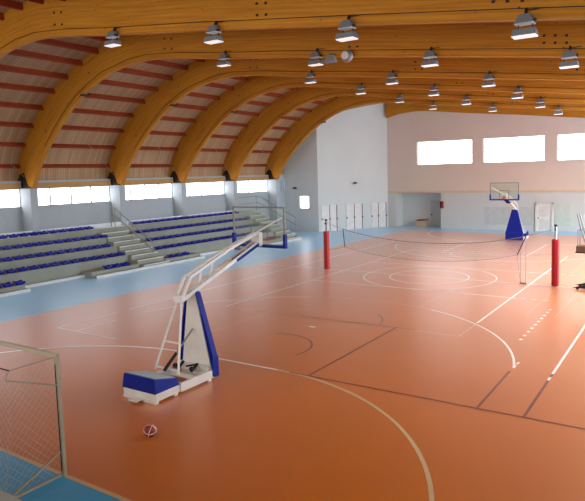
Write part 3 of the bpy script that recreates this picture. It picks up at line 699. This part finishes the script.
# ball
t = thing('ball', 'dark red and white ball resting on the orange floor near the hoop', 'ball', (1.67, -18.28, .125)); t.rotation_euler = (.4, .3, .5)
sph(.12, 'ballred', 'cover', t)
f = MB()
for ax in range(3):
    pts = []
    for k in range(24):
        a = 2*PI*k/24; q = [.115*math.cos(a), .115*math.sin(a)]
        pts.append((q[0], q[1], .03) if ax == 0 else ((q[0], .03, q[1]) if ax == 1 else (.02, q[0], q[1])))
    f.tube(pts, .009, 5, closed=True)
f.build('panel_stripes', 'ballwhite', t, True)

# ------------------------------------------------------------------ handball goal
t = thing('handball_goal', 'light metal handball goal frame at the bottom left, with white net', 'goal', (0, -20, 0))
for s_ in (-1, 1): MB().box(s_*1.52-.032, s_*1.52+.032, -.032, .032, 0, 2.0).build('post', 'bar', t, bevel=.005)
MB().box(-1.552, 1.552, -.032, .032, 2.0, 2.064).build('crossbar', 'bar', t, bevel=.005)
for s_ in (-1, 1):
    x = s_*1.52
    MB().tube([(x, -.03, 2.02), (x, -.78, 2.02), (x, -.84, 1.98), (x, -.86, 1.88), (x, -.8, 1.86), (x, -.03, 1.55)], .011, 6).build('top_bracket', 'bar', t)
    MB().bar((x, -.04, .03), (x, -1.0, .03), .035, .035).build('ground_bar', 'bar', t)
    MB().bar((x, -.04, .42), (x, -1.0, .03), .026, .026).build('brace', 'bar', t)
MB().bar((-1.52, -1.0, .03), (1.52, -1.0, .03), .035, .035).build('rear_ground_bar', 'bar', t)
MB().tube([(-1.52, -.8, 2.02), (1.52, -.8, 2.02)], .012, 6).build('rear_top_bar', 'dark', t)
for s_ in (-1, 1): MB().box(s_*1.518-.007, s_*1.518+.007, -.042, -.0325, .1, 1.9).build('net_hook_shadow', 'dark', t)  # dark strip on each post, painted for the shadow of the net hooks
f = MB(); r = .0023
# back net (sags from rear top bar to ground), diamond pattern
def backpt(u, v): return (-1.5+3*u, -.8-.2*v+.12*math.sin(PI*v)*0.6, 1.95-1.9*v)
def sidept(s, u, v): # u depth 0..1
    d = .8+.2*v; return (s*1.5, -.05-(d-.05)*u, 1.9-(1.85)*v+.03*math.sin(3*u))
def string(fn, a, b, n=8): f.tube([fn(a[0]+(b[0]-a[0])*k/n, a[1]+(b[1]-a[1])*k/n) for k in range(n+1)], r, 3, caps=False)
def diamonds(fn, nu, nv):
    k = nv/nu
    for sgn in (1, -1):
        for i in range(-nv, nu):
            # line u = i/nu + t/nu , v = t/nv
            t0 = max(0, -i); t1 = min(nv, nu-i)
            if t1-t0 < 1: continue
            a = ((i+t0)/nu, t0/nv); b = ((i+t1)/nu, t1/nv)
            if sgn < 0: a = (1-a[0], a[1]); b = (1-b[0], b[1])
            string(fn, a, b, max(2, (t1-t0)//2))
diamonds(backpt, 22, 14)
for s in (-1, 1): diamonds(lambda u, v, s=s: sidept(s, u, v), 7, 14)
f.build('net', 'netw', t)

# ------------------------------------------------------------------ volleyball posts and net
def vpost(label):
    t = thing('volleyball_post', label, 'post')
    MB().tube([(0, 0, 0), (0, 0, 2.5)], .045, 12).build('pole', 'steel', t, True)
    f = MB(); f.lathe([(.135, .02), (.15, .05), (.15, 1.92), (.135, 1.95)], 8); f.build('pad', 'red', t)
    f = MB(); f.tube([(0, 0, 2.48), (0, 0, 2.56)], .06, 12); f.box(-.03, .03, -.09, .03, 2.3, 2.4); f.build('cap', 'dark', t)
    MB().lathe([(.12, 0), (.11, .018)], 12).build('floor_plate', 'steel', t)
    return t
p1 = vpost('left volleyball post in a red pad, nearer the seats'); p1.location = (-5.5, 0, 0)
dup(p1, None, (5.5, 0, 0), label='right volleyball post in a red pad, near the right edge of the court')
t = thing('volleyball_net', 'sagging grey volleyball net strung between the two red padded posts', 'net', (0, 0, 0))
def topz(u): x = -4.52+8.85*u; return x, 2.09-.05*u-.50*(1-(2*u-1)**2)**.9 if 0 < u < 1 else 2.09-.05*u
def botz(u): x = -4.43+8.4*u; return x, 1.19+.03*u-.47*(1-(2*u-1)**2)**.9 if 0 < u < 1 else 1.19+.03*u
N = 24; T = [topz(i/N) for i in range(N+1)]; Bt = [botz(i/N) for i in range(N+1)]
MB().tube([(x, 0, z) for x, z in T], .016, 6).build('top_band', 'netg', t); MB().tube([(x, 0, z) for x, z in Bt], .01, 6).build('bottom_cord', 'netg', t)
f = MB()
for i in range(1, 80):
    u = i/80; a, b = topz(u), botz(u); f.tube([(a[0], 0, a[1]), (b[0], 0, b[1])], .003, 3, caps=False)
for j in range(1, 9):
    v = j/9; f.tube([(a[0]*(1-v)+b[0]*v, 0, a[1]*(1-v)+b[1]*v) for a, b in zip(T, Bt)], .003, 3, caps=False)
f.build('mesh', 'netg', t)
f = MB(); f.tube([(T[0][0], 0, T[0][1]), (Bt[0][0], 0, Bt[0][1])], .022, 6); f.tube([(T[-1][0], 0, T[-1][1]), (Bt[-1][0], 0, Bt[-1][1])], .022, 6); f.build('end_band', 'dark', t)
f = MB(); f.tube([(-4.52, 0, 2.09), (-5.4, -.06, 2.35)], .008, 5); f.tube([(-4.43, 0, 1.19), (-5.36, 0, 1.0)], .008, 5); f.tube([(4.33, 0, 2.04), (5.4, -.06, 2.35)], .008, 5); f.tube([(3.97, 0, 1.22), (5.36, 0, 1.3)], .006, 5); f.build('tie_cord', 'netg', t)
f = MB()
for a, b in (((4.33, 0, 2.04), (4.32, 0, .06)), ((3.97, 0, 1.22), (4.1, 0, .06)), ((4.1, 0, 1.4), (4.12, -.01, .06))): f.tube([a, b], .009, 5)
f.tube([(4.08, 0, .035), (4.35, 0, .035)], .03, 6); f.build('loose_cord', 'netg', t)

# ------------------------------------------------------------------ referee stand at the right edge
t = thing('referee_stand', 'partly visible referee stand with brown platform and leaning pole at the right edge', 'stand', (6.6, 0, 0))
f = MB(); f.prism([(-.38, .06), (1.2, .06), (1.2, .2), (.1, .2)], -.35, -.28); f.prism([(-.38, .06), (1.2, .06), (1.2, .2), (.1, .2)], .28, .35); f.box(.1, .2, -.3, .3, .08, .18); f.box(1.1, 1.2, -.3, .3, .08, .18); f.build('base_frame', 'dark', t)
f = MB()
for x, y in ((-.2, -.32), (-.2, .32), (1.1, -.32), (1.1, .32)): f.tube([(x, y-.03, .06), (x, y+.03, .06)], .06, 12)
f.build('wheel', 'dark', t)
for y in (-.28, .28):
    MB().bar((.35, y, .12), (.2, y, 1.5), .04, .04).build('leg', 'steel', t); MB().bar((1.0, y, .12), (.75, y, 1.5), .04, .04).build('leg', 'steel', t)
MB().box(-.28, .85, -.3, .3, 1.5, 1.74).build('platform', 'brown', t, bevel=.01); MB().box(-.3, .87, -.32, .32, 1.46, 1.5).build('platform_edge', 'dark', t)
for y in (-.28, .28):
    MB().tube([(.12, y, 1.7), (-.1, y, 2.4), (-.25, y, 3.02)], .03, 7).build('rail_post', 'greymetal', t)
    MB().tube([(-.22, y, 1.72), (-.22, y, 2.38), (.8, y, 2.42), (.85, y, 1.72)], .022, 6).build('guard_rail', 'greymetal', t)
